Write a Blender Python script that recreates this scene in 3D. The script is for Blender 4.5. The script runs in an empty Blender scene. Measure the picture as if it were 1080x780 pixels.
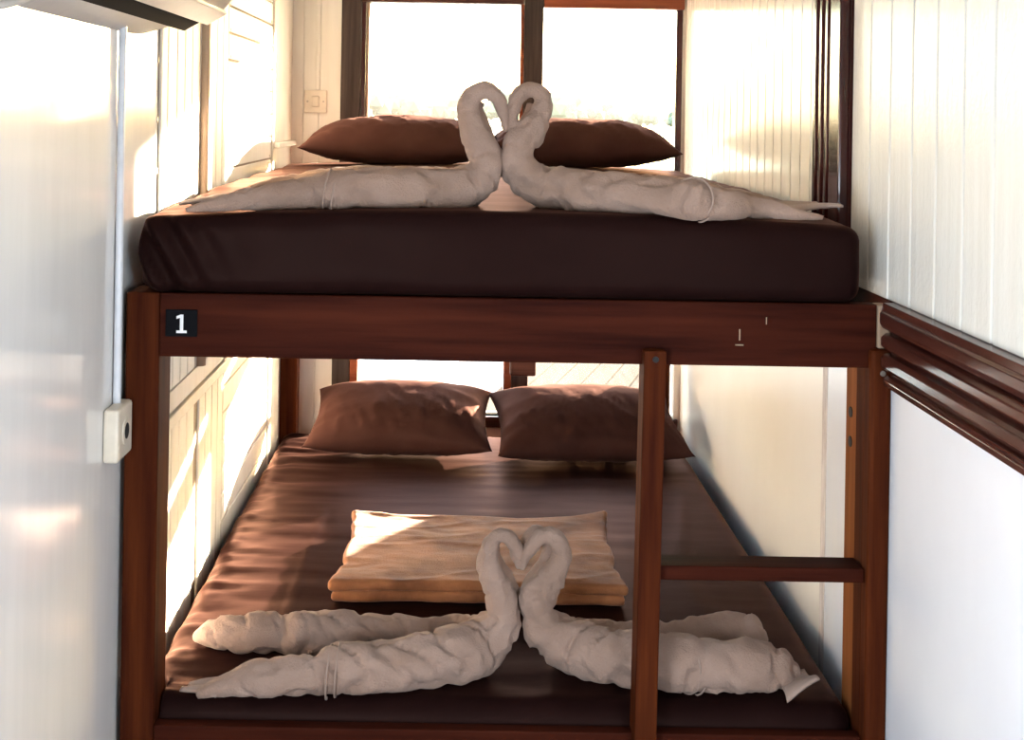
import bpy, bmesh, math, random
from mathutils import Vector, Matrix, noise

random.seed(7)
C = bpy.context.scene.collection
PI = math.pi

# ------------------------------------------------------------------ camera
EYE_Y, EYE_Z, F = -2.45, 1.5, 1325.0          # focal length in px of the 1080 px wide frame
VPX, VPY, ROLL = 488.0, 120.0, math.radians(0.95)
cam = bpy.data.cameras.new('camera')
cam.sensor_width = 36.0
cam.lens = F / 1080 * 36
cam.shift_x = (540 - VPX) / 1080
cam.shift_y = -(390 - VPY) / 1080
cam.clip_start = 0.02
cam.clip_end = 3000
cam_o = bpy.data.objects.new('camera', cam)
C.objects.link(cam_o)
cam_o.matrix_world = (Matrix.Translation((0, EYE_Y, EYE_Z)) @ Matrix.Rotation(PI / 2, 4, 'X')
                      @ Matrix.Rotation(ROLL, 4, 'Z'))
bpy.context.scene.camera = cam_o

# ------------------------------------------------------------------ world, sun, lights, exposure
SUN_DIR = Vector((-0.65, -1.0, -0.21)).normalized()
world = bpy.data.worlds.new('World')
bpy.context.scene.world = world
world.use_nodes = True
wn = world.node_tree
bg = wn.nodes['Background']
sky = wn.nodes.new('ShaderNodeTexSky')
sky.sky_type = 'NISHITA'
sky.sun_disc = False
sky.sun_elevation = math.asin(-SUN_DIR.z)
sky.sun_rotation = math.atan2(-SUN_DIR.x, -SUN_DIR.y)
sky.air_density = 1.0
sky.dust_density = 1.0
sky.ozone_density = 1.5
wn.links.new(sky.outputs[0], bg.inputs[0])
bg.inputs[1].default_value = 0.56

sun = bpy.data.lights.new('sun', 'SUN')
sun.energy = 21.0
sun.color = (1.0, 0.82, 0.62)
sun.angle = math.radians(0.9)
sun_o = bpy.data.objects.new('sun', sun)
C.objects.link(sun_o)
sun_o.rotation_euler = SUN_DIR.to_track_quat('-Z', 'Y').to_euler()

# added cool fill lamps at both side walls, out of view; no window there
for sx, e in ((-1, 12.0), (1, 6.0)):
    wl_ = bpy.data.lights.new('side_fill_light', 'AREA')
    wl_.shape = 'RECTANGLE'
    wl_.size, wl_.size_y = 0.8, 0.8
    wl_.energy = e
    wl_.color = (0.80, 0.90, 1.0)
    wo = bpy.data.objects.new('side_fill_light', wl_)
    C.objects.link(wo)
    wo.location = (-0.60 if sx < 0 else 0.78, -1.9, 0.85)
    wo.rotation_euler = Vector((-sx, 0.35, -0.2)).to_track_quat('-Z', 'Y').to_euler()

vs = bpy.context.scene.view_settings
vs.view_transform = 'Standard'
vs.look = 'None'
vs.gamma = 1.0
vs.use_curve_mapping = False
vs.exposure = 2.45

# ------------------------------------------------------------------ helpers
def unroll(px, py):
    dx, dy = px - VPX, py - VPY
    c, s = math.cos(ROLL), math.sin(ROLL)
    return c * dx + s * dy, -s * dx + c * dy

def at(px, py, y):
    """the point of the room at depth y that the photograph shows at (px, py)"""
    dx, dy = unroll(px, py)
    d = y - EYE_Y
    return Vector((dx * d / F, y, EYE_Z - dy * d / F))

def on_ground(px, py, r, z):
    """centre and radius (m) of a roll of r px resting on the level z"""
    dx, dy = unroll(px, py)
    d = (EYE_Z - z) * F / (dy + r)
    return Vector((dx * d / F, d + EYE_Y, EYE_Z - dy * d / F)), r * d / F

def link(name, me, parent=None, mat=None):
    o = bpy.data.objects.new(name, me)
    C.objects.link(o)
    if mat is not None and me is not None and not me.materials:
        me.materials.append(mat)
    if parent is not None:
        o.parent = parent
        o.matrix_parent_inverse = parent.matrix_world.inverted()
    return o

def empty(name, loc=(0, 0, 0)):
    o = bpy.data.objects.new(name, None)
    o.empty_display_size = 0.1
    C.objects.link(o)
    o.location = loc
    bpy.context.view_layer.update()
    return o

def tag(o, label=None, cat=None, group=None, kind=None):
    if label: o['label'] = label
    if cat: o['category'] = cat
    if group: o['group'] = group
    if kind: o['kind'] = kind
    return o

def done(name, bm, mat=None, parent=None, smooth=False):
    bmesh.ops.recalc_face_normals(bm, faces=bm.faces)
    me = bpy.data.meshes.new(name)
    bm.to_mesh(me)
    bm.free()
    if smooth:
        for p in me.polygons: p.use_smooth = True
    return link(name, me, parent, mat)

def add_box(bm, lo, hi, bev=0.0):
    cx = [(a + b) / 2 for a, b in zip(lo, hi)]
    sz = [abs(b - a) for a, b in zip(lo, hi)]
    r = bmesh.ops.create_cube(bm, size=1.0, matrix=Matrix.Translation(cx) @ Matrix.Diagonal((*sz, 1)))
    if bev > 0:
        vset = set(r['verts'])
        ed = [e for e in bm.edges if e.verts[0] in vset and e.verts[1] in vset]
        bmesh.ops.bevel(bm, geom=ed, offset=bev, segments=2, affect='EDGES', profile=0.5)

def box(name, lo, hi, mat, parent=None, bev=0.0):
    bm = bmesh.new()
    add_box(bm, lo, hi, bev)
    return done(name, bm, mat, parent)

def add_prism(bm, pts, vec):
    """a closed outline (3-D points) pushed along vec"""
    a = [bm.verts.new(p) for p in pts]
    b = [bm.verts.new(Vector(p) + Vector(vec)) for p in pts]
    n = len(pts)
    bm.faces.new(a)
    bm.faces.new(b[::-1])
    for i in range(n):
        bm.faces.new((a[i], a[(i + 1) % n], b[(i + 1) % n], b[i]))

def prism(name, pts, vec, mat, parent=None, bev=0.0):
    bm = bmesh.new()
    add_prism(bm, pts, vec)
    if bev > 0:
        bmesh.ops.bevel(bm, geom=list(bm.edges), offset=bev, segments=2, affect='EDGES', profile=0.5)
    return done(name, bm, mat, parent)

def frames(P):
    n = len(P)
    T = [(P[min(i + 1, n - 1)] - P[max(i - 1, 0)]).normalized() for i in range(n)]
    u = Vector((0, 1, 0)) if abs(T[0].y) < 0.9 else Vector((0, 0, 1))
    out = []
    for t in T:
        u = (u - t * u.dot(t)).normalized()
        out.append((t, u, t.cross(u)))
    return out

def add_tube(bm, P, R, seg=12, fn=None):
    fr = frames(P)
    rings = []
    for i, (p, r, (t, u, v)) in enumerate(zip(P, R, fr)):
        ring = []
        for k in range(seg):
            a = 2 * PI * k / seg
            d = u * math.cos(a) + v * math.sin(a)
            rr = r * (fn(i, a, p + d * r) if fn else 1.0)
            ring.append(bm.verts.new(p + d * rr))
        rings.append(ring)
    for A, B in zip(rings, rings[1:]):
        for k in range(seg):
            bm.faces.new((A[k], A[(k + 1) % seg], B[(k + 1) % seg], B[k]))
    bm.faces.new(rings[0][::-1])
    bm.faces.new(rings[-1])

def spline(pts, n):
    """Catmull-Rom through tuples of equal length"""
    P = [pts[0]] + list(pts) + [pts[-1]]
    out = []
    m = len(pts) - 1
    for s in range(n + 1):
        x = s / n * m
        i = min(int(x), m - 1)
        t = x - i
        a, b, c, d = P[i], P[i + 1], P[i + 2], P[i + 3]
        out.append(tuple(0.5 * (2 * q + (r - p) * t + (2 * p - 5 * q + 4 * r - w) * t * t
                                + (3 * q - p - 3 * r + w) * t ** 3) for p, q, r, w in zip(a, b, c, d)))
    return out

def fbm(p, octs=4):
    return noise.fractal(Vector(p), 0.9, 2.0, octs)

# ------------------------------------------------------------------ materials
def new_mat(name):
    m = bpy.data.materials.new(name)
    m.use_nodes = True
    return m, m.node_tree.nodes, m.node_tree.links, m.node_tree.nodes['Principled BSDF']

def coords(N, L, scale, rot=(0, 0, 0)):
    tc = N.new('ShaderNodeTexCoord')
    mp = N.new('ShaderNodeMapping')
    mp.inputs['Scale'].default_value = scale
    mp.inputs['Rotation'].default_value = rot
    L.new(tc.outputs['Object'], mp.inputs['Vector'])
    return mp.outputs[0]

def noise_tex(N, L, vec, scale, detail=4, rough=0.55):
    t = N.new('ShaderNodeTexNoise')
    t.inputs['Scale'].default_value = scale
    t.inputs['Detail'].default_value = detail
    t.inputs['Roughness'].default_value = rough
    L.new(vec, t.inputs['Vector'])
    return t.outputs['Fac']

def ramp(N, L, fac, stops):
    r = N.new('ShaderNodeValToRGB')
    el = r.color_ramp.elements
    el[0].position, el[0].color = stops[0][0], (*stops[0][1], 1)
    el[1].position, el[1].color = stops[1][0], (*stops[1][1], 1)
    for pos, c in stops[2:]:
        e = el.new(pos); e.color = (*c, 1)
    L.new(fac, r.inputs[0])
    return r.outputs[0]

def bump(N, L, fac, strength, dist, prev=None):
    b = N.new('ShaderNodeBump')
    b.inputs['Strength'].default_value = strength
    b.inputs['Distance'].default_value = dist
    L.new(fac, b.inputs['Height'])
    if prev is not None: L.new(prev, b.inputs['Normal'])
    return b.outputs[0]

def paint(name, c1, c2, rough=0.16, streak=(14, 14, 1.2), bs=0.35, bd=0.004, peel=0.0, spec=0.5):
    m, N, L, B = new_mat(name)
    v = coords(N, L, streak)
    f = noise_tex(N, L, v, 1.6, 5)
    L.new(ramp(N, L, f, [(0.3, c1), (0.7, c2)]), B.inputs['Base Color'])
    nb = bump(N, L, f, bs, bd)
    if peel:
        v2 = coords(N, L, (1, 1, 0.7))
        nb = bump(N, L, noise_tex(N, L, v2, 90, 2), peel, 0.003, nb)
    L.new(nb, B.inputs['Normal'])
    B.inputs['Roughness'].default_value = rough
    B.inputs['IOR'].default_value = 1.5
    B.inputs['Specular IOR Level'].default_value = spec
    return m

def wood(name, dark, light, axis='x', rough=0.3, coat=0.3, spec=0.12):
    m, N, L, B = new_mat(name)
    sc = {'x': (1.2, 22, 22), 'y': (22, 1.2, 22), 'z': (22, 22, 1.2)}[axis]
    v = coords(N, L, sc)
    f = noise_tex(N, L, v, 1.5, 6, 0.6)
    L.new(ramp(N, L, f, [(0.3, dark), (0.72, light)]), B.inputs['Base Color'])
    L.new(bump(N, L, f, 0.25, 0.002), B.inputs['Normal'])
    B.inputs['Roughness'].default_value = rough
    B.inputs['Coat Weight'].default_value = coat
    B.inputs['Specular IOR Level'].default_value = spec
    B.inputs['Coat Roughness'].default_value = 0.15
    return m

def cloth(name, c1, c2, rough=0.5, weave=500, sheen=0.2, wr=(6, 1.5, 6), wd=0.006, ws=0.25, fuzz=0.0, fscale=160, spec=None, satin=0.0):
    m, N, L, B = new_mat(name)
    v = coords(N, L, (1, 1, 1))
    f = noise_tex(N, L, v, 9, 4)
    L.new(ramp(N, L, f, [(0.3, c1), (0.7, c2)]), B.inputs['Base Color'])
    w = noise_tex(N, L, coords(N, L, wr), 2.2, 5, 0.5)
    nb = bump(N, L, w, ws, wd)
    if fuzz:
        nb = bump(N, L, noise_tex(N, L, v, fscale, 3, 0.7), fuzz, 0.004, nb)
    L.new(nb, B.inputs['Normal'])
    B.inputs['Roughness'].default_value = rough
    B.inputs['Sheen Weight'].default_value = sheen
    B.inputs['Sheen Roughness'].default_value = 0.4
    if satin:
        gl = N.new('ShaderNodeBsdfGlossy')
        gl.inputs['Color'].default_value = (1.0, 0.60, 0.48, 1)
        gl.inputs['Roughness'].default_value = rough
        L.new(nb, gl.inputs['Normal'])
        mx = N.new('ShaderNodeMixShader')
        lw = N.new('ShaderNodeLayerWeight'); lw.inputs['Blend'].default_value = 0.5
        L.new(nb, lw.inputs['Normal'])
        pw = N.new('ShaderNodeMath'); pw.operation = 'POWER'; pw.inputs[1].default_value = 4.0
        L.new(lw.outputs['Facing'], pw.inputs[0])
        mr = N.new('ShaderNodeMapRange')
        mr.inputs['To Min'].default_value = 0.004; mr.inputs['To Max'].default_value = satin
        L.new(pw.outputs[0], mr.inputs['Value'])
        L.new(mr.outputs[0], mx.inputs[0])
        L.new(B.outputs[0], mx.inputs[1]); L.new(gl.outputs[0], mx.inputs[2])
        L.new(mx.outputs[0], N['Material Output'].inputs['Surface'])
    if spec is not None:
        B.inputs['Specular IOR Level'].default_value = spec
        B.inputs['Specular Tint'].default_value = (1.0, 0.62, 0.5, 1)
        B.inputs['Sheen Tint'].default_value = (1.0, 0.6, 0.5, 1)
    return m

def plain(name, c, rough=0.4, metallic=0.0):
    m, N, L, B = new_mat(name)
    f = noise_tex(N, L, coords(N, L, (1, 1, 1)), 30, 3)
    L.new(ramp(N, L, f, [(0.2, tuple(x * 0.9 for x in c)), (0.8, tuple(min(1, x * 1.06) for x in c))]), B.inputs['Base Color'])
    B.inputs['Roughness'].default_value = rough
    B.inputs['Metallic'].default_value = metallic
    return m

M = {}
M['panel'] = paint('gloss_white_panel', (0.74, 0.73, 0.71), (0.80, 0.79, 0.77), 0.11, (9, 9, 1.2), 0.3, 0.002)
M['plank'] = paint('gloss_cream_plank', (0.80, 0.76, 0.68), (0.86, 0.83, 0.76), 0.16, (20, 20, 1.4), 0.3, 0.002, 0.0, 0.12)
M['plank_left'] = paint('satin_cream_plank', (0.78, 0.73, 0.64), (0.84, 0.80, 0.72), 0.5, (20, 20, 1.4), 0.3, 0.002, 0.0, 0.12)
M['plank_near'] = paint('brushed_cream_plank', (0.78, 0.75, 0.68), (0.84, 0.82, 0.76), 0.22, (22, 22, 1.4), 0.4, 0.003, 0.30, 0.08)
M['lower'] = paint('satin_white_panel', (0.80, 0.82, 0.87), (0.85, 0.87, 0.92), 0.3, (3, 3, 2), 0.3, 0.003)
M['under'] = paint('cream_panel', (0.90, 0.86, 0.80), (0.94, 0.90, 0.85), 0.35, (3, 3, 2), 0.3, 0.003)
M['filler'] = paint('grey_filler', (0.50, 0.44, 0.43), (0.78, 0.72, 0.70), 0.6, (30, 30, 8), 0.5, 0.003)
M['ceiling'] = paint('white_ceiling', (0.80, 0.79, 0.76), (0.85, 0.84, 0.80), 0.4)
M['wood_x'] = wood('mahogany_x', (0.020, 0.0038, 0.0022), (0.060, 0.013, 0.006), 'x', 0.6, 0.0, 0.03)
M['wood_y'] = wood('mahogany_y', (0.030, 0.008, 0.006), (0.105, 0.03, 0.02), 'y', 0.25, 0.4)
M['wood_z'] = wood('mahogany_z', (0.026, 0.0045, 0.002), (0.095, 0.022, 0.006), 'z', 0.62, 0.0, 0.03)
M['orange_z'] = wood('orange_wood_z', (0.15, 0.045, 0.012), (0.30, 0.10, 0.03), 'z', 0.6, 0.0, 0.03)
M['groove'] = paint('dusty_groove', (0.26, 0.20, 0.15), (0.36, 0.29, 0.22), 0.7, (20, 20, 3), 0.3, 0.003, 0.0, 0.1)
M['red_z'] = wood('red_gloss_wood_z', (0.022, 0.003, 0.003), (0.05, 0.007, 0.005), 'z', 0.2, 0.6)
M['old_z'] = wood('weathered_dark_wood_z', (0.018, 0.012, 0.010), (0.09, 0.065, 0.055), 'z', 0.5, 0.0)
M['old_x'] = wood('weathered_dark_wood_x', (0.035, 0.014, 0.010), (0.11, 0.045, 0.03), 'x', 0.45, 0.1)
M['orange_x'] = wood('orange_red_wood', (0.16, 0.035, 0.012), (0.34, 0.09, 0.03), 'x', 0.3, 0.4)
M['pale_wood'] = wood('bare_pale_wood', (0.28, 0.18, 0.11), (0.45, 0.33, 0.24), 'z', 0.6, 0.0)
M['floor'] = wood('floor_wood', (0.10, 0.05, 0.03), (0.22, 0.12, 0.07), 'y', 0.35, 0.2)
M['sheet'] = cloth('brown_satin_sheet', (0.0095, 0.0034, 0.0032), (0.0125, 0.0046, 0.0042), 0.42, sheen=0.0, spec=0.0, satin=0.20, wr=(2.5, 7, 6), wd=0.005, ws=0.2)
M['pillow'] = cloth('brown_satin_pillow', (0.038, 0.0160, 0.013), (0.050, 0.022, 0.018), 0.5, sheen=0.04, spec=0.0, satin=0.06, wr=(9, 5, 4), wd=0.006, ws=0.35)
M['towel'] = cloth('beige_terry', (0.28, 0.180, 0.132), (0.38, 0.258, 0.202), 0.95, sheen=0.06, wr=(5, 5, 5), wd=0.006, ws=0.35, fuzz=0.9, fscale=230)
M['hem'] = cloth('beige_terry_band', (0.29, 0.20, 0.155), (0.37, 0.265, 0.215), 0.9, sheen=0.06, wr=(8, 8, 8), wd=0.003, ws=0.2, fuzz=0.25, fscale=400)
M['blanket'] = cloth('tan_fleece', (0.17, 0.055, 0.016), (0.42, 0.165, 0.062), 0.9, sheen=0.15, wr=(3, 9, 5), wd=0.008, ws=0.4, fuzz=0.4, fscale=220)
M['deck'] = wood('weathered_deck', (0.055, 0.044, 0.036), (0.085, 0.069, 0.056), 'y', 0.9, 0.0, 0.0)
M['black'] = plain('black_plastic', (0.004, 0.004, 0.005), 0.8)
M['black'].node_tree.nodes['Principled BSDF'].inputs['Specular IOR Level'].default_value = 0.1
M['pole'] = wood('shadow_tan_pole', (0.30, 0.20, 0.13), (0.48, 0.36, 0.26), 'z', 0.35, 0.2)  # tan colour paints in the shadow line along the upright
M['white'] = plain('white_print', (0.85, 0.85, 0.85), 0.5)
M['cream_plastic'] = plain('cream_plastic', (0.72, 0.64, 0.52), 0.35)
M['grey_plastic'] = plain('grey_white_plastic', (0.43, 0.40, 0.37), 0.3)
M['conduit'] = plain('white_conduit', (0.66, 0.67, 0.70), 0.3)
M['metal'] = plain('dull_steel', (0.45, 0.40, 0.33), 0.4, 1.0)
M['hole'] = plain('dark_hole', (0.01, 0.008, 0.008), 0.8)
M['foliage'] = plain('far_foliage', (0.16, 0.17, 0.09), 0.9)
M['bark'] = plain('far_bark', (0.12, 0.09, 0.06), 0.9)

def glass_mat():
    m = bpy.data.materials.new('window_glass')
    m.use_nodes = True
    N, L = m.node_tree.nodes, m.node_tree.links
    N.clear()
    out = N.new('ShaderNodeOutputMaterial')
    tr = N.new('ShaderNodeBsdfTransparent')
    gl = N.new('ShaderNodeBsdfGlossy'); gl.inputs['Roughness'].default_value = 0.02
    veil = N.new('ShaderNodeBsdfTranslucent'); veil.inputs[0].default_value = (0.9, 0.9, 0.88, 1)  # added translucent veil, whitens the view outside like haze and glare
    fr = N.new('ShaderNodeFresnel'); fr.inputs[0].default_value = 1.35
    m1 = N.new('ShaderNodeMixShader'); m2 = N.new('ShaderNodeMixShader')
    tc = N.new('ShaderNodeTexCoord')
    nz = N.new('ShaderNodeTexNoise'); nz.inputs['Scale'].default_value = 5
    mr = N.new('ShaderNodeMapRange')
    mr.inputs['To Min'].default_value = 0.004; mr.inputs['To Max'].default_value = 0.016
    L.new(tc.outputs['Object'], nz.inputs['Vector'])
    L.new(nz.outputs['Fac'], mr.inputs['Value'])
    L.new(mr.outputs[0], m1.inputs[0])
    L.new(tr.outputs[0], m1.inputs[1]); L.new(veil.outputs[0], m1.inputs[2])
    L.new(fr.outputs[0], m2.inputs[0])
    L.new(m1.outputs[0], m2.inputs[1]); L.new(gl.outputs[0], m2.inputs[2])
    L.new(m2.outputs[0], out.inputs[0])
    return m
M['glass'] = glass_mat()

def water_mat():
    m, N, L, B = new_mat('river_water')
    v = coords(N, L, (0.25, 0.25, 0.25))
    L.new(bump(N, L, noise_tex(N, L, v, 2.0, 4), 0.4, 0.3), B.inputs['Normal'])
    B.inputs['Base Color'].default_value = (0.10, 0.09, 0.06, 1)
    B.inputs['Roughness'].default_value = 0.12
    return m
M['water'] = water_mat()

# ------------------------------------------------------------------ room shell
XL, XR, YB, YF, ZC = -0.66, 0.845, 2.30, -3.20, 2.30

def struct(o):
    o['kind'] = 'structure'
    return o

floor = struct(empty('floor'))
for i in range(13):
    a = XL - 0.05 + i * 0.124
    box('floor_board', (a, YF, -0.03), (a + 0.122, YB, 0.0), M['floor'], floor)
box('subfloor', (XL - 0.08, YF - 0.05, -0.06), (XR + 0.08, YB + 0.1, -0.03), M['floor'], floor)
struct(box('ceiling', (XL - 0.05, YF - 0.05, ZC), (XR + 0.05, YB + 0.1, ZC + 0.05), M['ceiling']))
eave = struct(box('trim_1', (XL - 0.3, YB + 0.10, 2.02), (XR + 0.3, YB + 0.47, 2.06), M['old_x']))
box('fascia', (XL - 0.3, YB + 0.44, 1.955), (XR + 0.3, YB + 0.47, 2.02), M['old_x'], eave)

# left wall: flat gloss panel near the camera, planks further in
wl = struct(box('wall_left', (XL - 0.05, YF, 0.0), (XL, YB + 0.1, ZC), M['panel']))
box('plank_backing', (XL - 0.002, 0.268, 0.0), (XL + 0.001, 1.843, ZC), M['groove'], wl)
def vplank(wall, side, y0, y1, z0, z1, mat, t=0.007):
    x0, x1 = (XL, XL + t) if side < 0 else (XR - t, XR)
    g = 0.006
    return box('plank', (x0, y0 + g / 2, z0), (x1, y1 - g / 2, z1), mat, wall, 0.003)
ys = [0.27, 0.33, 0.42, 0.50, 0.58, 0.665]
for a, b in zip(ys, ys[1:]):
    vplank(wl, -1, a, b, 0.86, ZC, M['plank_left'])
    vplank(wl, -1, a, b, 0.0, 0.775, M['plank_left'])
ys = [0.725, 0.80, 0.885, 0.965, 1.04]
for a, b in zip(ys, ys[1:]):
    vplank(wl, -1, a, b, 0.86, ZC, M['plank_left'])
    vplank(wl, -1, a, b, 0.0, 0.775, M['plank_left'])
box('chair_rail', (XL, 0.27, 0.777), (XL + 0.016, 1.04, 0.806), M['plank_left'], wl, 0.004)
box('chair_rail_board', (XL, 0.27, 0.808), (XL + 0.008, 1.04, 0.858), M['plank_left'], wl, 0.002)
z = 0.05
while z < ZC - 0.02:                                            # horizontal boards beside the beds
    box('plank', (XL, 1.045, z + 0.003), (XL + 0.007, 1.84, min(z + 0.0727, ZC)), M['plank_left'], wl, 0.0022)
    for yy in (1.07, 1.81):
        if z > 1.2:
            box('nail', (XL + 0.006, yy - 0.004, z + 0.006), (XL + 0.0085, yy + 0.004, z + 0.014), M['metal'], wl)
    z += 0.0757
box('corner_board', (XL, 1.845, 0.0), (XL + 0.014, YB, ZC), M['plank_left'], wl, 0.003)
box('ledge', (XL + 0.01, 1.86, 1.372), (XL + 0.035, YB, 1.39), M['plank_left'], wl, 0.003)
for zz in (1.36, 1.47, 1.60, 1.71):
    box('nail', (XL - 0.001, 0.262, zz), (XL + 0.002, 0.268, zz + 0.012), M['metal'], wl)
# upright pole trim
bm = bmesh.new()
P = [Vector((XL + 0.014, 0.695, 0.86 + i * (ZC - 0.86) / 6)) for i in range(7)]
add_tube(bm, P, [0.013] * 7, 14)
struct(done('trim_2', bm, M['pole'], None, True))
box('plank', (XL, 0.668, 0.86), (XL + 0.006, 0.722, ZC), M['plank_left'], wl, 0.002)

# right wall
wr_ = struct(empty('wall_right'))
box('core', (XR, YF, 0.0), (XR + 0.05, YB + 0.1, ZC), M['lower'], wr_)
box('plank_backing', (XR - 0.0012, -2.17, 1.0), (XR + 0.002, YB, ZC), M['groove'], wr_)
y = 0.485
n = 20
w = (YB - y) / n
for i in range(n):
    vplank(wr_, 1, y + i * w, y + (i + 1) * w, 1.0, ZC, M['plank'])
y = 0.255
for i in range(20):
    vplank(wr_, 1, y - 0.121, y, 1.15, ZC, M['plank_near'])
    y -= 0.121
box('panel', (XR - 0.006, 0.435, 0.0), (XR, YB, 1.0), M['under'], wr_)
box('panel', (XR - 0.006, -0.62, 0.0), (XR, 0.405, 0.992), M['lower'], wr_)
box('panel', (XR - 0.006, -2.2, 0.0), (XR, -0.625, 0.992), M['lower'], wr_)
box('joint_filler', (XR - 0.007, 0.402, 0.0), (XR - 0.001, 0.438, 1.0), M['filler'], wr_)

# dark moulded rail along the right wall
tr = struct(empty('trim_3', (XR, 0, 1.07)))
Y0, Y1 = -2.2, -0.03
box('backing', (XR - 0.012, Y0, 0.993), (XR, Y1, 1.15), M['wood_y'], tr)
box('backing', (XR - 0.006, Y1, 0.993), (XR, 0.48, 1.15), M['wood_y'], tr)
def yprism(name, prof, mat):
    return prism(name, [(XR - p, Y0, q) for p, q in prof], (0, Y1 - Y0, 0), mat, tr, 0.002)
yprism('moulding', [(0.010, 1.098), (0.030, 1.101), (0.036, 1.112), (0.036, 1.131), (0.030, 1.135), (0.030, 1.150), (0.010, 1.150)], M['wood_y'])
yprism('moulding', [(0.010, 1.060), (0.024, 1.060), (0.033, 1.068), (0.033, 1.084), (0.024, 1.092), (0.010, 1.092)], M['wood_y'])
yprism('moulding', [(0.010, 1.020), (0.024, 1.020), (0.033, 1.028), (0.033, 1.045), (0.024, 1.053), (0.010, 1.053)], M['wood_y'])
yprism('moulding', [(0.010, 0.990), (0.026, 0.990), (0.028, 1.003), (0.020, 1.010), (0.010, 1.010)], M['wood_y'])

# dark ribbed upright on the right wall
tu = struct(empty('trim_4', (XR, 0.37, 1.15)))
box('backing', (XR - 0.012, 0.258, 1.15), (XR, 0.482, ZC), M['red_z'], tu)
box('board', (XR - 0.034, 0.258, 1.15), (XR - 0.010, 0.335, ZC), M['red_z'], tu, 0.005)
for y0 in (0.349, 0.394, 0.439):
    prism('rib', [(XR - 0.010, y0, 1.15), (XR - 0.024, y0, 1.15), (XR - 0.033, y0 + 0.008, 1.15), (XR - 0.033, y0 + 0.026, 1.15),
                  (XR - 0.024, y0 + 0.034, 1.15), (XR - 0.010, y0 + 0.034, 1.15)], (0, 0, ZC - 1.15), M['red_z'], tu, 0.002)

# wall with the two windows, far end
ZH, ZS = 1.945, 1.02                         # upper window head and sill
wb = struct(empty('wall_back', (0, YB, 0)))
WT = 0.08
box('side_piece', (XL, YB, 0.0), (-0.46, YB + WT, ZC), M['plank'], wb)
for a, b in ((-0.655, -0.605), (-0.602, -0.545), (-0.542, -0.462)):
    box('plank', (a, YB - 0.006, 0.0), (b, YB, ZC), M['plank'], wb, 0.002)
box('side_piece', (0.815, YB, 0.0), (XR, YB + WT, ZC), M['plank'], wb)
box('head_piece', (-0.46, YB, 1.995), (0.815, YB + WT, ZC), M['plank'], wb)
box('mid_piece', (-0.46, YB, 0.90), (0.815, YB + WT, 0.98), M['plank'], wb)
box('base_piece', (-0.46, YB, 0.0), (0.815, YB + WT, 0.36), M['plank'], wb)

w1 = struct(empty('window_1', (0.18, YB, 1.5)))
yf, yr = YB - 0.015, YB + 0.065
box('jamb', (-0.462, yf, 0.98), (-0.388, yr, 1.995), M['old_z'], w1, 0.004)
box('jamb_strip', (-0.386, yf + 0.006, 0.98), (-0.370, yr, 1.995), M['red_z'], w1, 0.002)
box('stop_bead', (-0.369, yf + 0.02, 0.98), (-0.358, yr, 1.995), M['pale_wood'], w1, 0.002)
box('head', (-0.386, yf, 1.917), (0.22, yr, 1.995), M['old_x'], w1, 0.003)
box('head', (0.30, yf - 0.006, 1.905), (0.83, yr, 1.995), M['orange_x'], w1, 0.004)
box('mullion', (0.228, yf - 0.004, 0.98), (0.300, yr, 1.995), M['old_z'], w1, 0.004)
box('stop_bead', (0.214, yf + 0.01, 0.98), (0.227, yr, 1.917), M['orange_x'], w1, 0.002)
box('jamb', (0.803, yf + 0.01, 0.98), (0.826, yr, 1.995), M['red_z'], w1, 0.002)
box('sill', (-0.462, yf - 0.01, 0.95), (0.826, yr, 0.99), M['old_x'], w1, 0.004)
box('pane', (-0.358, YB + 0.03, 0.99), (0.214, YB + 0.034, 1.917), M['glass'], w1)
box('pane', (0.300, YB + 0.03, 0.99), (0.803, YB + 0.034, 1.905), M['glass'], w1)

w2 = struct(empty('window_2', (0.18, YB, 0.65)))
box('jamb', (-0.478, yf, 0.34), (-0.412, yr, 0.92), M['old_z'], w2, 0.003)
box('jamb_strip', (-0.411, yf + 0.004, 0.34), (-0.381, yr, 0.92), M['orange_x'], w2, 0.002)
box('mullion', (0.200, yf, 0.34), (0.262, yr, 0.92), M['old_z'], w2, 0.003)
box('jamb_strip', (0.170, yf + 0.004, 0.34), (0.199, yr, 0.92), M['orange_x'], w2, 0.002)
box('mullion_block', (0.192, yf - 0.05, 0.525), (0.29, yf - 0.001, 0.60), M['old_x'], w2, 0.008)
box('sill', (-0.478, yf, 0.32), (0.83, yr, 0.36), M['old_x'], w2, 0.003)
box('head', (-0.478, yf, 0.90), (0.83, yr, 0.955), M['old_x'], w2, 0.003)
box('pane', (-0.381, YB + 0.03, 0.36), (0.170, YB + 0.034, 0.90), M['glass'], w2)
box('pane', (0.262, YB + 0.03, 0.36), (0.815, YB + 0.034, 0.90), M['glass'], w2)

# unseen dark wall behind the camera, closed door added to keep sky light out
wf = struct(empty('wall_front', (0, YF, 0)))
box('side_piece', (XL - 0.05, YF - 0.06, 0.0), (-0.50, YF, ZC), M['floor'], wf)
box('side_piece', (0.50, YF - 0.06, 0.0), (XR + 0.05, YF, ZC), M['floor'], wf)
box('head_piece', (-0.50, YF - 0.06, 2.0), (0.50, YF, ZC), M['floor'], wf)
box('added_door_leaf', (-0.498, YF - 0.05, 0.002), (0.498, YF - 0.01, 1.998), M['floor'], wf)

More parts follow.
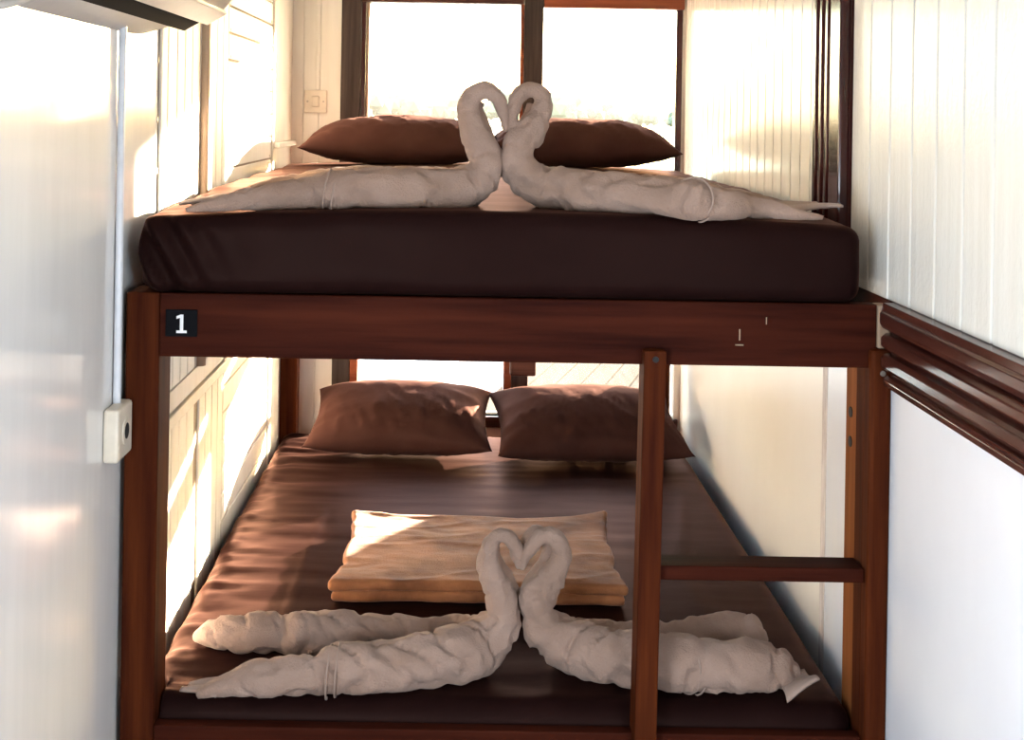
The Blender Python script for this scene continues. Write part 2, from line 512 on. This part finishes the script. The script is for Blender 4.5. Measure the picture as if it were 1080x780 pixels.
# ------------------------------------------------------------------ outdoors
def ground_strip():
    bm = bmesh.new()
    for a, b in ((-1500, -1500), (1500, -1500), (1500, 1500), (-1500, 1500)):
        bm.verts.new((a, b, -2.5))
    bm.faces.new(bm.verts)
    return done('river', bm, M['water'])
tag(ground_strip(), 'brown river water below the windows', 'water', kind='stuff')
bm = bmesh.new()
for i in range(420):
    a = math.radians(-75 + 150 * i / 419 + random.uniform(-.15, .15))
    d = random.uniform(430, 520)
    h = random.uniform(9, 17) * (0.75 + 0.35 * math.sin(a * 9) * math.sin(a * 23 + 1))
    p = Vector((math.sin(a) * d, math.cos(a) * d, -2.5))
    for k in range(3):
        q = p + Vector((random.uniform(-3, 3), random.uniform(-3, 3), h * random.uniform(0.35, 0.75)))
        r = bmesh.ops.create_icosphere(bm, subdivisions=1, radius=h * random.uniform(0.25, 0.42))
        for v in r['verts']:
            v.co = v.co * random.uniform(0.8, 1.2) + q
    r = bmesh.ops.create_cone(bm, segments=5, radius1=0.3, radius2=0.15, depth=h * 0.6, cap_ends=True,
                              matrix=Matrix.Translation(p + Vector((0, 0, h * 0.3))))
tag(done('far_woodland', bm, M['foliage']), 'hazy woodland on the far bank of the river', 'woodland', kind='stuff')

deck = tag(empty('outer_deck', (1.0, 3.6, 0.30)), 'pale planked deck seen outside through the right half of the lower window', 'deck')
for k in range(16):
    dx, w_ = 0.30, 0.100
    x0 = 0.02 + k * 0.113 - 0.6
    pts = [(x0, 2.45, 0.26), (x0 + w_, 2.45, 0.26), (x0 + w_ + dx * 2.2, 4.65, 0.26), (x0 + dx * 2.2, 4.65, 0.26)]
    if k >= 5:
        prism('plank', pts, (0, 0, 0.03), M['deck'], deck, 0.002)
box('gap_blocker', (0.0, 2.46, 0.245), (2.6, 4.64, 0.258), M['old_x'], deck)  # dark sheet added under the planks to keep bright water out of the gaps
box('joist', (0.0, 2.5, 0.14), (1.9, 2.56, 0.244), M['old_x'], deck)
box('joist', (0.6, 4.4, 0.14), (2.3, 4.46, 0.244), M['old_x'], deck)

# ------------------------------------------------------------------ bunk bed
bed = tag(empty('bunk_bed', (0.09, 1.1, 0)), 'dark mahogany bunk bed with a short ladder standing between the white walls', 'bunk bed')
R0, R1 = 1.018, 1.142
box('post', (-0.650, 0.0, 0.0), (-0.584, 0.10, 1.142), M['wood_z'], bed, 0.004)
box('post', (-0.655, 2.10, 0.0), (-0.585, 2.18, 1.02), M['wood_z'], bed, 0.003)
box('post', (0.700, 2.10, 0.0), (0.765, 2.18, 1.02), M['wood_z'], bed, 0.003)
# right front post: board facing the camera, with a deeper inner strip and bolt holes
pr = box('post', (0.797, -0.022, 0.0), (0.8385, 0.022, 1.057), M['wood_z'], bed, 0.008)
st = box('post_strip', (0.8, 0.0225, 0.0), (0.8385, 0.075, 1.016), M['wood_z'], bed, 0.003)
st2 = box('post_strip', (0.803, 0.0755, 0.0), (0.8385, 0.150, 1.016), M['orange_z'], bed, 0.003)
for zz in (0.845, 0.905):
    bm = bmesh.new()
    add_tube(bm, [Vector((0.801, 0.115, zz)), Vector((0.8045, 0.115, zz))], [0.011, 0.011], 12)
    done('bolt_hole', bm, M['hole'], st2)
bm = bmesh.new()
add_tube(bm, [Vector((0.82, -0.025, 1.012)), Vector((0.82, -0.0215, 1.012))], [0.0055, 0.0055], 12)
done('bolt', bm, M['metal'], pr)
rail = box('rail', (-0.5835, -0.004, R0), (0.813, 0.034, R1), M['wood_x'], bed, 0.003)
for (a, b, c0, d0) in ((0.545, 1.068, 0.0025, 0.022), (0.538, 1.058, 0.016, 0.0025), (0.597, 1.10, 0.0018, 0.014)):
    box('scratch', (a, -0.0047, b), (a + c0, -0.0038, b + d0), M['pale_wood'], rail)
box('rail_end', (0.8135, -0.012, 1.058), (0.838, 0.034, R1 - 0.001), M['pale_wood'], bed, 0.003)
box('rail', (-0.655, 0.1005, 1.0), (-0.62, 2.0995, R1 - 0.002), M['wood_y'], bed, 0.003)
box('rail', (0.786, 0.1505, 1.0), (0.81, 2.18, R1 - 0.002), M['wood_y'], bed, 0.003)
box('rail', (-0.584, 2.13, 0.985), (0.699, 2.165, R1 - 0.002), M['wood_x'], bed, 0.003)
box('rail', (-0.5835, 0.0, 0.14), (0.7965, 0.030, 0.298), M['wood_x'], bed, 0.003)
box('rail', (-0.655, 0.1005, 0.12), (-0.637, 2.0995, 0.17), M['wood_y'], bed)
box('rail', (0.80, 0.1505, 0.12), (0.82, 2.18, 0.17), M['wood_y'], bed)
for i in range(9):
    y = 0.15 + i * 0.235
    box('slat', (-0.619, y, 1.115), (0.785, y + 0.09, 1.1395), M['wood_x'], bed)
    box('slat', (-0.636, y, 0.12), (0.799, y + 0.09, 0.145), M['wood_x'], bed)
# ladder
s1 = prism('ladder_stile', [(0.357, -0.034, 1.050), (0.357, -0.0045, 1.050), (0.357, -0.0045, 1.016), (0.357, 0.034, 1.016),
                            (0.347, 0.034, 0.0), (0.347, -0.034, 0.0)], (0.043, 0, 0), M['wood_z'], bed, 0.003)
bm = bmesh.new()
add_tube(bm, [Vector((0.379, -0.037, 1.034)), Vector((0.379, -0.0335, 1.034))], [0.006, 0.006], 12)
done('bolt', bm, M['hole'], s1)
box('rung', (0.3945, -0.006, 0.600), (0.7965, 0.060, 0.628), M['wood_x'], bed, 0.003)
box('rung', (0.392, -0.006, 0.10), (0.7965, -0.001, 0.128), M['wood_x'], bed, 0.001)

# number sign on the rail
a, b = at(175, 326, -0.006), at(208, 355, -0.006)
sg = tag(box('number_sign', (a.x, -0.0085, b.z), (b.x, -0.0045, a.z), M['black'], None, 0.001),
         'small black number 1 plate on the left end of the upper bunk rail', 'sign')
cx, cz, s = (a.x + b.x) / 2, (a.z + b.z) / 2 - 0.001, 0.036
out = [(-.26, -.5), (.30, -.5), (.30, -.36), (.11, -.36), (.11, .5), (-.04, .5), (-.26, .41), (-.26, .26), (-.07, .32), (-.07, -.36), (-.26, -.36)]
prism('numeral', [(cx + p * s, -0.0092, cz + q * s) for p, q in out], (0, 0.0005, 0), M['white'], sg)

# ------------------------------------------------------------------ mattresses
def rounded_grid(nx, ny, nz, h, r):
    bm = bmesh.new()
    vs_ = {}
    def key(p): return tuple(round(c, 6) for c in p)
    def V(p):
        k = key(p)
        if k not in vs_:
            q = Vector([max(-(h[i] - r), min(h[i] - r, p[i])) for i in range(3)])
            d = Vector(p) - q
            vs_[k] = bm.verts.new(q + d.normalized() * r if d.length > 1e-9 else p)
        return vs_[k]
    N_ = (nx, ny, nz)
    def c(i, k):                                        # denser towards the edges so that the rounding is smooth
        t = k / N_[i] * 2 - 1
        return h[i] * (math.sin(t * PI / 2) * 0.35 + t * 0.65)
    for ax in range(3):
        u, w_ = [i for i in range(3) if i != ax]
        for s_ in (-1, 1):
            for i in range(N_[u]):
                for j in range(N_[w_]):
                    f = []
                    for di, dj in ((0, 0), (1, 0), (1, 1), (0, 1)):
                        p = [0, 0, 0]
                        p[ax] = s_ * h[ax]; p[u] = c(u, i + di); p[w_] = c(w_, j + dj)
                        f.append(V(p))
                    bm.faces.new(f)
    return bm

def mattress(name, lo, hi, r, shape, mat):
    h = [(b - a) / 2 for a, b in zip(lo, hi)]
    ce = Vector([(b + a) / 2 for a, b in zip(lo, hi)])
    bm = rounded_grid(110, 150, 14, h, r)
    for v in bm.verts:
        v.co = shape(v.co + ce) - Vector((ce.x, ce.y, lo[2]))
    o = done(name, bm, mat, None, True)
    o.location = (ce.x, ce.y, lo[2])
    return o

def crease(p, c0, amp, wid):                            # sharp soft ridge along a line value
    return amp * math.exp(-(c0 / wid) ** 2)

def shape_up(p):
    q = p.copy()
    e = min(1.0, max(0.0, (p.z - 1.16) / 0.14))
    u = (p.x - 0.08) / 0.70
    crown = 0.012 * (1 - u * u) * e + 0.018 * e * min(1, max(0, p.y) / 0.9)
    q.z += crown - 0.006 * e * u * u
    wr = fbm((p.x * 2.5, p.y * 7, p.z * 3 + 4), 3)
    edge = math.exp(-((p.x + 0.62) / 0.13) ** 2) + 0.5 * math.exp(-((p.x - 0.78) / 0.1) ** 2)
    if p.z > 1.26: q.z += (0.0018 + 0.005 * edge) * wr
    cor = math.exp(-(((p.x + 0.62) / 0.10) ** 2 + ((p.y) / 0.12) ** 2))
    q.y += 0.016 * cor * math.sin(p.x * 110 + p.z * 60)
    q.y += 0.004 * fbm((p.x * 4, p.z * 12, 2), 2) * (1 if p.y < 0.05 else 0)
    return q

def shape_low(p):
    q = p.copy()
    e = min(1.0, max(0.0, (p.z - 0.17) / 0.12))
    q.z += 0.012 * e * min(1, max(0, p.y) / 1.2)
    lf = math.exp(-((p.x + 0.62) / 0.22) ** 2)
    ed = math.exp(-((p.x + 0.62) / 0.09) ** 2)
    wr = fbm((p.x * 1.6 + 0.5 * p.y, p.y * 11, 7), 3)
    cr = 1 - abs(noise.noise(Vector((p.x * 2.2, p.y * 8.0 + p.x * 1.2, 3.3)))) * 2
    if p.z > 0.27:
        q.z += 0.0015 * wr + lf * (0.0045 * wr + 0.004 * max(0, cr) ** 3) + ed * 0.008 * fbm((p.x * 9, p.y * 14, 1), 3)
        q.z += 0.0025 * math.exp(-((p.x + 0.39) / 0.006) ** 2) * (1 if 0.4 < p.y < 1.2 else 0)
        q.z += 0.0030 * max(0, 1 - abs(noise.noise(Vector((p.x * 5, p.y * 1.1, 9)))) * 4) * (1 if p.x > 0.1 else 0)
    # squeezed between the front posts
    k = min(1, max(0, (0.16 - p.y) / 0.05))
    lim = -0.580 * k - 1.0 * (1 - k)
    q.x = max(q.x, lim) if k >= 1 else (q.x if q.x > -0.580 else q.x + (-0.580 - q.x) * (k * k * (3 - 2 * k)))
    k2 = min(1, max(0, (0.20 - p.y) / 0.05))
    if q.x > 0.792: q.x -= (q.x - 0.792) * k2
    return q

tag(mattress('mattress', (-0.628, -0.012, 1.143), (0.782, 2.11, 1.298), 0.030, shape_up, M['sheet']),
    'mattress in a dark brown fitted sheet on the upper bunk', 'mattress')
tag(mattress('mattress', (-0.634, 0.033, 0.146), (0.797, 2.098, 0.330), 0.045, shape_low, M['sheet']),
    'mattress in a creased dark brown sheet on the lower bunk', 'mattress')

# ------------------------------------------------------------------ pillows
def pillow(name, c0, w, d, h, rz, rx, seed, label):
    nu, nv = 56, 40
    bm = bmesh.new()
    grid = {}
    for s_ in (1, -1):
        for i in range(nu + 1):
            for j in range(nv + 1):
                u, v = i / nu * 2 - 1, j / nv * 2 - 1
                bd = i in (0, nu) or j in (0, nv)
                if bd and (i, j) in grid: continue
                U, V_ = math.sin(u * PI / 2) * 0.5 + u * 0.5, math.sin(v * PI / 2) * 0.5 + v * 0.5
                x = U * w / 2 * (1 - 0.075 * (1 - V_ * V_) * abs(U) ** 2)
                y = V_ * d / 2 * (1 - 0.10 * (1 - U * U) * abs(V_) ** 2)
                f = max(0, 1 - abs(U) ** 2.6) ** 0.55 * max(0, 1 - abs(V_) ** 2.6) ** 0.55
                z = h / 2 * f * (1 if s_ > 0 else 0.75)
                ang = math.atan2(V_, U * 1.4)
                rad = math.hypot(U, V_)
                wrk = 0.004 * math.sin(ang * 15 + 3 * noise.noise(Vector((U * 2, V_ * 2, seed)))) * max(0, rad - 0.55) * f ** 0.4 * 1.6
                wrk += 0.005 * fbm((U * 1.6 + seed, V_ * 1.6, seed * 1.7), 2) * f
                fold = 1 - abs(noise.noise(Vector((U * 7 + V_ * 2.0, V_ * 1.3, seed + 5)))) * 3
                wrk += 0.009 * max(0, fold) ** 2 * f ** 0.6 * max(0.0, min(1.0, 0.5 - V_)) * (1 if s_ > 0 else 0.4)
                vert = bm.verts.new((x, y, (z + (wrk if not bd else 0)) * s_))
                grid[(i, j) if bd else (i, j, s_)] = vert
        for i in range(nu):
            for j in range(nv):
                q = []
                for a_, b_ in ((i, j), (i + 1, j), (i + 1, j + 1), (i, j + 1)):
                    q.append(grid.get((a_, b_)) or grid[(a_, b_, s_)])
                bm.faces.new(q if s_ > 0 else q[::-1])
    o = done(name, bm, M['pillow'], None, True)
    o.location = c0
    o.rotation_euler = (rx, 0, rz)
    return tag(o, label, 'pillow', 'brown bed pillows')

pillow('pillow', (-0.205, 1.93, 1.395), 0.69, 0.46, 0.185, math.radians(1), math.radians(4), 1.0,
       'brown pillow on the upper bunk behind the left swan, near the wall switch')
pillow('pillow', (0.415, 1.93, 1.395), 0.645, 0.46, 0.185, math.radians(-2), math.radians(4), 2.3,
       'brown pillow on the upper bunk under the right window pane')
pillow('pillow', (-0.195, 1.91, 0.440), 0.63, 0.46, 0.20, math.radians(-1), math.radians(12), 3.1,
       'brown pillow on the lower bunk below the bright window pane')
pillow('pillow', (0.445, 1.88, 0.440), 0.65, 0.48, 0.20, math.radians(3), math.radians(12), 4.9,
       'brown pillow on the lower bunk behind the ladder')

# ------------------------------------------------------------------ towel swans
def swan(name, near, far, gz, yneck, label, band, hems, group):
    """near / far: (px, py, r px, on_bed) down the two rolls of one towel, tail first"""
    bm = bmesh.new()
    seed = random.uniform(0, 50)
    ring = None
    for pts, dy in ((near, 0.0), (far, 0.034)):
        P = []
        for (px, py, r, g) in pts:
            if g:
                p, rm = on_ground(px, py, r, gz)
            else:
                p = at(px, py, yneck + dy)
                rm = r * (yneck + dy - EYE_Y) / F
            P.append((p.x, p.y, p.z, rm))
        S = spline(P, 150)
        pos = [Vector(s[:3]) for s in S]
        rad = [max(0.003, s[3]) for s in S]
        def fn(i, a_, q):
            wv = 0.13 * fbm((q.x * 17 + seed, q.y * 17, q.z * 17), 4)
            wv += 0.07 * fbm((q.x * 55 + seed, q.y * 55, q.z * 55), 2)
            ca, sa = math.cos(a_), math.sin(a_)
            ridge = 1 - abs(noise.noise(Vector((i * 0.10, ca * 0.9, sa * 0.9 + seed)))) * 3
            cr = 1 - abs(noise.noise(Vector((i * 0.16 + ca * 0.5, ca * 0.5, sa * 0.5 + seed + 9)))) * 6
            return 1 + wv + 0.10 * max(0, ridge) - 0.27 * max(0, cr)
        add_tube(bm, pos, rad, 30, fn)
        if ring is None:
            k = int(band * 150)
            ring = (pos[k], rad[k], frames(pos)[k])
    me_o = done(name, bm, M['towel'], None, True)
    rm_ = me_o.modifiers.new('join', 'REMESH')
    rm_.mode = 'VOXEL'; rm_.voxel_size = 0.0036; rm_.use_smooth_shade = True
    sm = me_o.modifiers.new('soft', 'SMOOTH'); sm.iterations = 2; sm.factor = 0.5
    tag(me_o, label, 'towel', group)
    # woven band sewn across the towel, showing as a slanted ridge round the roll
    (c_, r_, (t_, u_, v_)) = ring
    for off in (-0.008, 0.010):
        bm = bmesh.new()
        loop = []
        for q in range(33):
            a_ = 2 * PI * q / 32
            d = u_ * math.cos(a_) + v_ * math.sin(a_)
            loop.append(c_ + t_ * (off + 0.35 * r_ * d.z) + d * r_ * 1.05)
        add_tube(bm, loop, [0.0022] * 33, 6)
        done('woven_band', bm, M['hem'], me_o, True)
    for hpts in hems:                                   # loose corner of the towel at the tail tip
        bm = bmesh.new()
        A = [Vector(p) for p in hpts]
        n_, m_ = 10, 8
        G = {}
        for i in range(n_ + 1):
            for j in range(m_ + 1):
                u, v = i / n_, j / m_
                p = (A[0] * (1 - u) + A[1] * u) * (1 - v) + (A[3] * (1 - u) + A[2] * u) * v
                p = p + Vector((0, 0, 0.006 * math.sin(u * 3.2 + v * 2) * u + 0.004 * math.sin(v * 7)))
                G[i, j] = bm.verts.new(p)
        for i in range(n_):
            for j in range(m_):
                bm.faces.new((G[i, j], G[i + 1, j], G[i + 1, j + 1], G[i, j + 1]))
        ho = done('towel_corner', bm, M['hem'], me_o, True)
        so = ho.modifiers.new('thick', 'SOLIDIFY'); so.thickness = 0.005; so.offset = 0
    return me_o

UZ, LZ = 1.302, 0.334
G1 = 'towel swans on the upper bunk'
G2 = 'towel swans on the lower bunk'
swan('towel_swan',
     [(196, 221, 3, 1), (225, 216, 7, 1), (262, 210, 12, 1), (310, 205, 16, 1), (348, 203, 19, 1), (356, 201, 21, 1), (430, 199, 23, 1), (478, 199, 23, 1),
      (503, 192, 21, 0), (515, 176, 18, 0), (510, 159, 17, 0), (501, 142, 15, 0), (495, 124, 12, 0), (493, 109, 11.5, 0),
      (501, 98, 9.5, 0), (514, 95, 8.7, 0), (525, 104, 8.5, 0), (531, 120, 7, 0), (534, 139, 3, 0)],
     [(262, 199, 4, 1), (300, 193, 8, 1), (350, 189, 12, 1), (400, 188, 13, 1), (450, 189, 13, 1), (485, 190, 13, 0), (512, 182, 12, 0), (521, 165, 9, 0),
      (514, 146, 8, 0), (507, 127, 7, 0), (503, 114, 6, 0), (508, 107, 5, 0)],
     UZ, 0.125, 'beige towel swan on the upper bunk, left of the heart, tail to the left wall', 0.25,
     [[(-0.575, 0.11, UZ + 0.004), (-0.50, 0.085, UZ + 0.012), (-0.47, 0.17, UZ + 0.03), (-0.55, 0.20, UZ + 0.006)]], G1)
swan('towel_swan',
     [(868, 229, 3, 1), (840, 226, 6, 1), (800, 219, 11, 1), (762, 215, 16, 1), (735, 212, 19, 1), (726, 210, 21, 1), (660, 205, 22, 1), (610, 202, 23, 1), (580, 199, 23, 0),
      (556, 188, 21, 0), (546, 171, 18, 0), (549, 152, 17, 0), (561, 135, 16, 0), (571, 118, 12, 0), (573, 106, 10, 0), (567, 97, 8.7, 0), (556, 95, 8.5, 0),
      (546, 103, 8, 0), (541, 118, 7, 0), (538, 139, 3, 0)],
     [(830, 217, 4, 1), (790, 209, 7, 1), (740, 201, 10, 1), (690, 196, 12, 1), (640, 194, 12, 1), (600, 192, 13, 1), (575, 188, 13, 0), (552, 172, 11, 0),
      (540, 156, 8, 0), (548, 138, 7, 0), (558, 120, 6, 0), (561, 109, 5, 0)],
     UZ, 0.125, 'beige towel swan on the upper bunk, right of the heart, tail to the plank wall', 0.24,
     [[(0.66, 0.10, UZ + 0.006), (0.765, 0.065, UZ + 0.026), (0.735, 0.15, UZ + 0.03), (0.64, 0.19, UZ + 0.02)]], G1)
swan('towel_swan',
     [(207, 733, 4, 1), (232, 723, 10, 1), (275, 714, 18, 1), (320, 712, 20, 1), (348, 709, 21, 1), (356, 706, 25, 1), (420, 700, 26, 1), (475, 691, 28, 1), (508, 680, 27, 0),
      (527, 662, 21, 0), (531, 643, 17, 0), (524, 621, 16, 0), (517, 603, 13, 0), (514, 588, 10.5, 0), (518, 573, 9, 0),
      (529, 564, 7.8, 0), (539, 569, 8, 0), (545, 583, 8, 0), (548, 599, 4, 0)],
     [(206, 672, 5, 1), (228, 667, 15, 1), (270, 667, 20, 1), (312, 668, 20, 1), (320, 668, 23, 1), (365, 668, 22, 1), (430, 668, 18, 1), (480, 668, 17, 1), (512, 662, 16, 0),
      (532, 648, 13, 0), (541, 632, 9, 0), (537, 614, 8, 0), (528, 597, 7, 0), (521, 582, 6, 0), (524, 574, 5, 0)],
     LZ, 0.185, 'beige towel swan on the lower bunk with two tails towards the left post', 0.27,
     [[(-0.545, 0.055, LZ + 0.006), (-0.47, 0.035, LZ + 0.004), (-0.45, 0.075, LZ + 0.035), (-0.53, 0.08, LZ + 0.010)]], G2)
swan('towel_swan',
     [(838, 716, 7, 1), (826, 708, 18, 1), (800, 702, 26, 1), (760, 702, 26, 1), (728, 701, 26, 1), (720, 699, 29, 1), (665, 693, 28, 1), (625, 686, 28, 1), (597, 678, 26, 0),
      (575, 664, 22, 0), (566, 645, 17, 0), (569, 627, 19, 0), (581, 609, 16, 0), (591, 594, 11, 0), (592, 580, 10, 0), (586, 568, 9, 0),
      (574, 564, 8.5, 0), (563, 572, 8, 0), (555, 586, 7, 0), (549, 600, 4, 0)],
     [(806, 680, 7, 1), (792, 668, 17, 1), (768, 664, 18, 1), (735, 668, 16, 1), (690, 669, 15, 1), (640, 670, 15, 1), (605, 668, 15, 1), (588, 660, 14, 0),
      (568, 645, 12, 0), (555, 629, 9, 0), (561, 612, 8, 0), (572, 596, 7, 0), (579, 582, 7, 0), (577, 566, 7, 0), (566, 560, 7, 0), (556, 568, 6, 0), (552, 580, 5, 0)],
     LZ, 0.185, 'beige towel swan on the lower bunk, its tails passing behind the ladder', 0.22,
     [[(0.665, 0.05, LZ + 0.006), (0.735, 0.07, LZ + 0.045), (0.72, 0.13, LZ + 0.04), (0.665, 0.12, LZ + 0.03)]], G2)

# ------------------------------------------------------------------ folded blanket
def blanket():
    bm = bmesh.new()
    nx, ny = 90, 70
    for k in range(2):
        h = (0.352 + 0.004 * k, 0.262 - 0.006 * k, 0.0135)
        g = rounded_grid(nx, ny, 5, h, 0.0125)
        me = bpy.data.meshes.new('tmp'); g.to_mesh(me); g.free()
        o0 = len(bm.verts)
        bm.from_mesh(me)
        bpy.data.meshes.remove(me)
        bm.verts.ensure_lookup_table()
        for v in bm.verts[o0:]:
            u, w_ = v.co.x / h[0], v.co.y / h[1]
            top = 1 if v.co.z > 0 else 0
            v.co.x *= 1 - 0.045 * (1 - w_ * w_) + 0.03 * fbm((w_ * 2.2, k * 0.7, 1), 3) + 0.02 * w_ * (1 if u > 0 else -0.4)
            v.co.y *= 1 + 0.10 * (u * u - 0.4) * (1 if w_ > 0 else 0.25) + 0.03 * fbm((u * 3, k * 0.6, 5), 3)
            rid = 1 - abs(noise.noise(Vector((u * 1.6 + w_ * 0.6, w_ * 2.6 - u * 0.5, 2.2)))) * 3.2
            lift = 0.0050 * fbm((u * 1.6, w_ * 2.2, 4), 3) + 0.003 * max(0, rid) ** 2 + 0.018 * max(0, u) ** 6 * max(0, w_) ** 4
            v.co.z += k * 0.0225 + (lift if (k == 1 and top) else 0.35 * lift * k)
            v.co.x += 0.06; v.co.y += 0.785
    for v in bm.verts: v.co.z += 0.0135
    o = done('folded_blanket', bm, M['blanket'], None, True)
    o.location = (0, 0, 0.339)
    return tag(o, 'folded tan fleece blanket lying in the middle of the lower bunk', 'blanket')
blanket()

# ------------------------------------------------------------------ wall fittings
def ac_unit():
    root = tag(empty('air_conditioner', (XL, -0.1, 1.65)), 'grey white air conditioner high on the left wall, dark louvre slot below', 'air conditioner')
    prof = [(0.0, 0.0), (0.045, 0.024), (0.055, 0.030), (0.085, 0.047), (0.13, 0.072), (0.17, 0.115), (0.195, 0.18), (0.20, 0.26), (0.19, 0.31), (0.15, 0.335), (0.0, 0.335)]
    Ys = [-0.62 + 0.97 * i / 24 for i in range(25)]
    bm = bmesh.new()
    rings = []
    for y in Ys:
        k = max(0, (y - 0.0) / 0.35)
        e = max(0, min(1, (0.35 - y) / 0.05)); e0 = max(0, min(1, (y + 0.62) / 0.04))
        sc = 0.93 + 0.07 * math.sqrt(1 - (1 - min(e, e0)) ** 2)
        ring = []
        for i, (p, q) in enumerate(prof):
            dz = 0.042 * k * k * max(0, 1 - p / 0.10)
            ring.append(bm.verts.new((XL + 0.001 + p * sc, y, 1.648 + q + dz + (1 - sc) * 0.05)))
        rings.append(ring)
    n_ = len(prof)
    for A, B in zip(rings, rings[1:]):
        for i in range(n_):
            bm.faces.new((A[i], A[(i + 1) % n_], B[(i + 1) % n_], B[i]))
    bm.faces.new(rings[0]); bm.faces.new(rings[-1][::-1])
    body = done('body', bm, M['grey_plastic'], root)
    # louvre slot and flap running along the underside
    a0, a1 = Vector((XL + 0.050, 0, 1.6735)), Vector((XL + 0.082, 0, 1.692))
    nrm = Vector((0.5, 0, -0.87)) * 0.004
    prism('louvre_slot', [(a0.x, -0.58, a0.z) , (a1.x, -0.58, a1.z), (a1.x + nrm.x, -0.58, a1.z + nrm.z), (a0.x + nrm.x, -0.58, a0.z + nrm.z)], (0, 0.86, 0), M['black'], root)
    b0, b1 = Vector((XL + 0.088, 0, 1.694)), Vector((XL + 0.132, 0, 1.720))
    nr2 = Vector((0.5, 0, -0.87)) * 0.010
    prism('louvre', [(b0.x, -0.58, b0.z), (b1.x, -0.58, b1.z), (b1.x + nr2.x, -0.58, b1.z + nr2.z), (b0.x + nr2.x, -0.58, b0.z + nr2.z)], (0, 0.90, 0), M['grey_plastic'], root, 0.002)
    bm = bmesh.new()
    S = spline([(-0.60, -0.66, 1.72), (-0.575, -0.76, 1.66), (-0.585, -0.84, 1.632), (-0.62, -0.90, 1.622), (-0.655, -0.94, 1.62)], 30)
    add_tube(bm, [Vector(s) for s in S], [0.006] * 31, 10)
    done('drain_hose', bm, M['grey_plastic'], root, True)
ac_unit()

bm = bmesh.new()
S = spline([(XL + 0.030, -0.02, 1.685), (XL + 0.013, -0.045, 1.665), (XL + 0.009, -0.052, 1.63), (XL + 0.009, -0.052, 1.2), (XL + 0.009, -0.052, 0.925)], 60)
add_tube(bm, [Vector(s) for s in S], [0.0075] * 61, 12)
tag(done('cable_conduit', bm, M['conduit'], None, True), 'grey white cable conduit running down the left wall to the socket', 'conduit')

so = tag(box('wall_socket', (XL + 0.0005, -0.115, 0.838), (XL + 0.030, -0.015, 0.938), M['cream_plastic'], None, 0.006),
         'cream surface socket box on the left wall beside the bed post', 'socket')
bm = bmesh.new()
add_tube(bm, [Vector((XL + 0.0295, -0.063, 0.888)), Vector((XL + 0.032, -0.063, 0.888))], [0.026, 0.025], 24)
done('socket_plate', bm, M['cream_plastic'], so)
bm = bmesh.new()
add_tube(bm, [Vector((XL + 0.0318, -0.063, 0.888)), Vector((XL + 0.0326, -0.063, 0.888))], [0.015, 0.015], 24)
done('socket_recess', bm, M['hole'], so)

sp = at(333, 107, YB - 0.01)
sw = tag(box('light_switch', (sp.x - 0.043, YB - 0.018, sp.z - 0.043), (sp.x + 0.043, YB - 0.0065, sp.z + 0.043), M['cream_plastic'], None, 0.003),
         'cream square light switch beside the upper window', 'switch')
box('rocker', (sp.x - 0.014, YB - 0.024, sp.z - 0.020), (sp.x + 0.014, YB - 0.0175, sp.z + 0.020), M['cream_plastic'], sw, 0.003)
for s_ in (-1, 1):
    bm = bmesh.new()
    add_tube(bm, [Vector((sp.x + s_ * 0.030, YB - 0.0195, sp.z)), Vector((sp.x + s_ * 0.030, YB - 0.0175, sp.z))], [0.004, 0.004], 10)
    done('screw', bm, M['metal'], sw)
tag(box('switch_cable_cover', (sp.x + 0.000, YB - 0.016, sp.z + 0.0435), (sp.x + 0.016, YB - 0.0065, ZC), M['plank'], None, 0.003),
    'thin white cable cover running up the wall from the light switch', 'conduit')
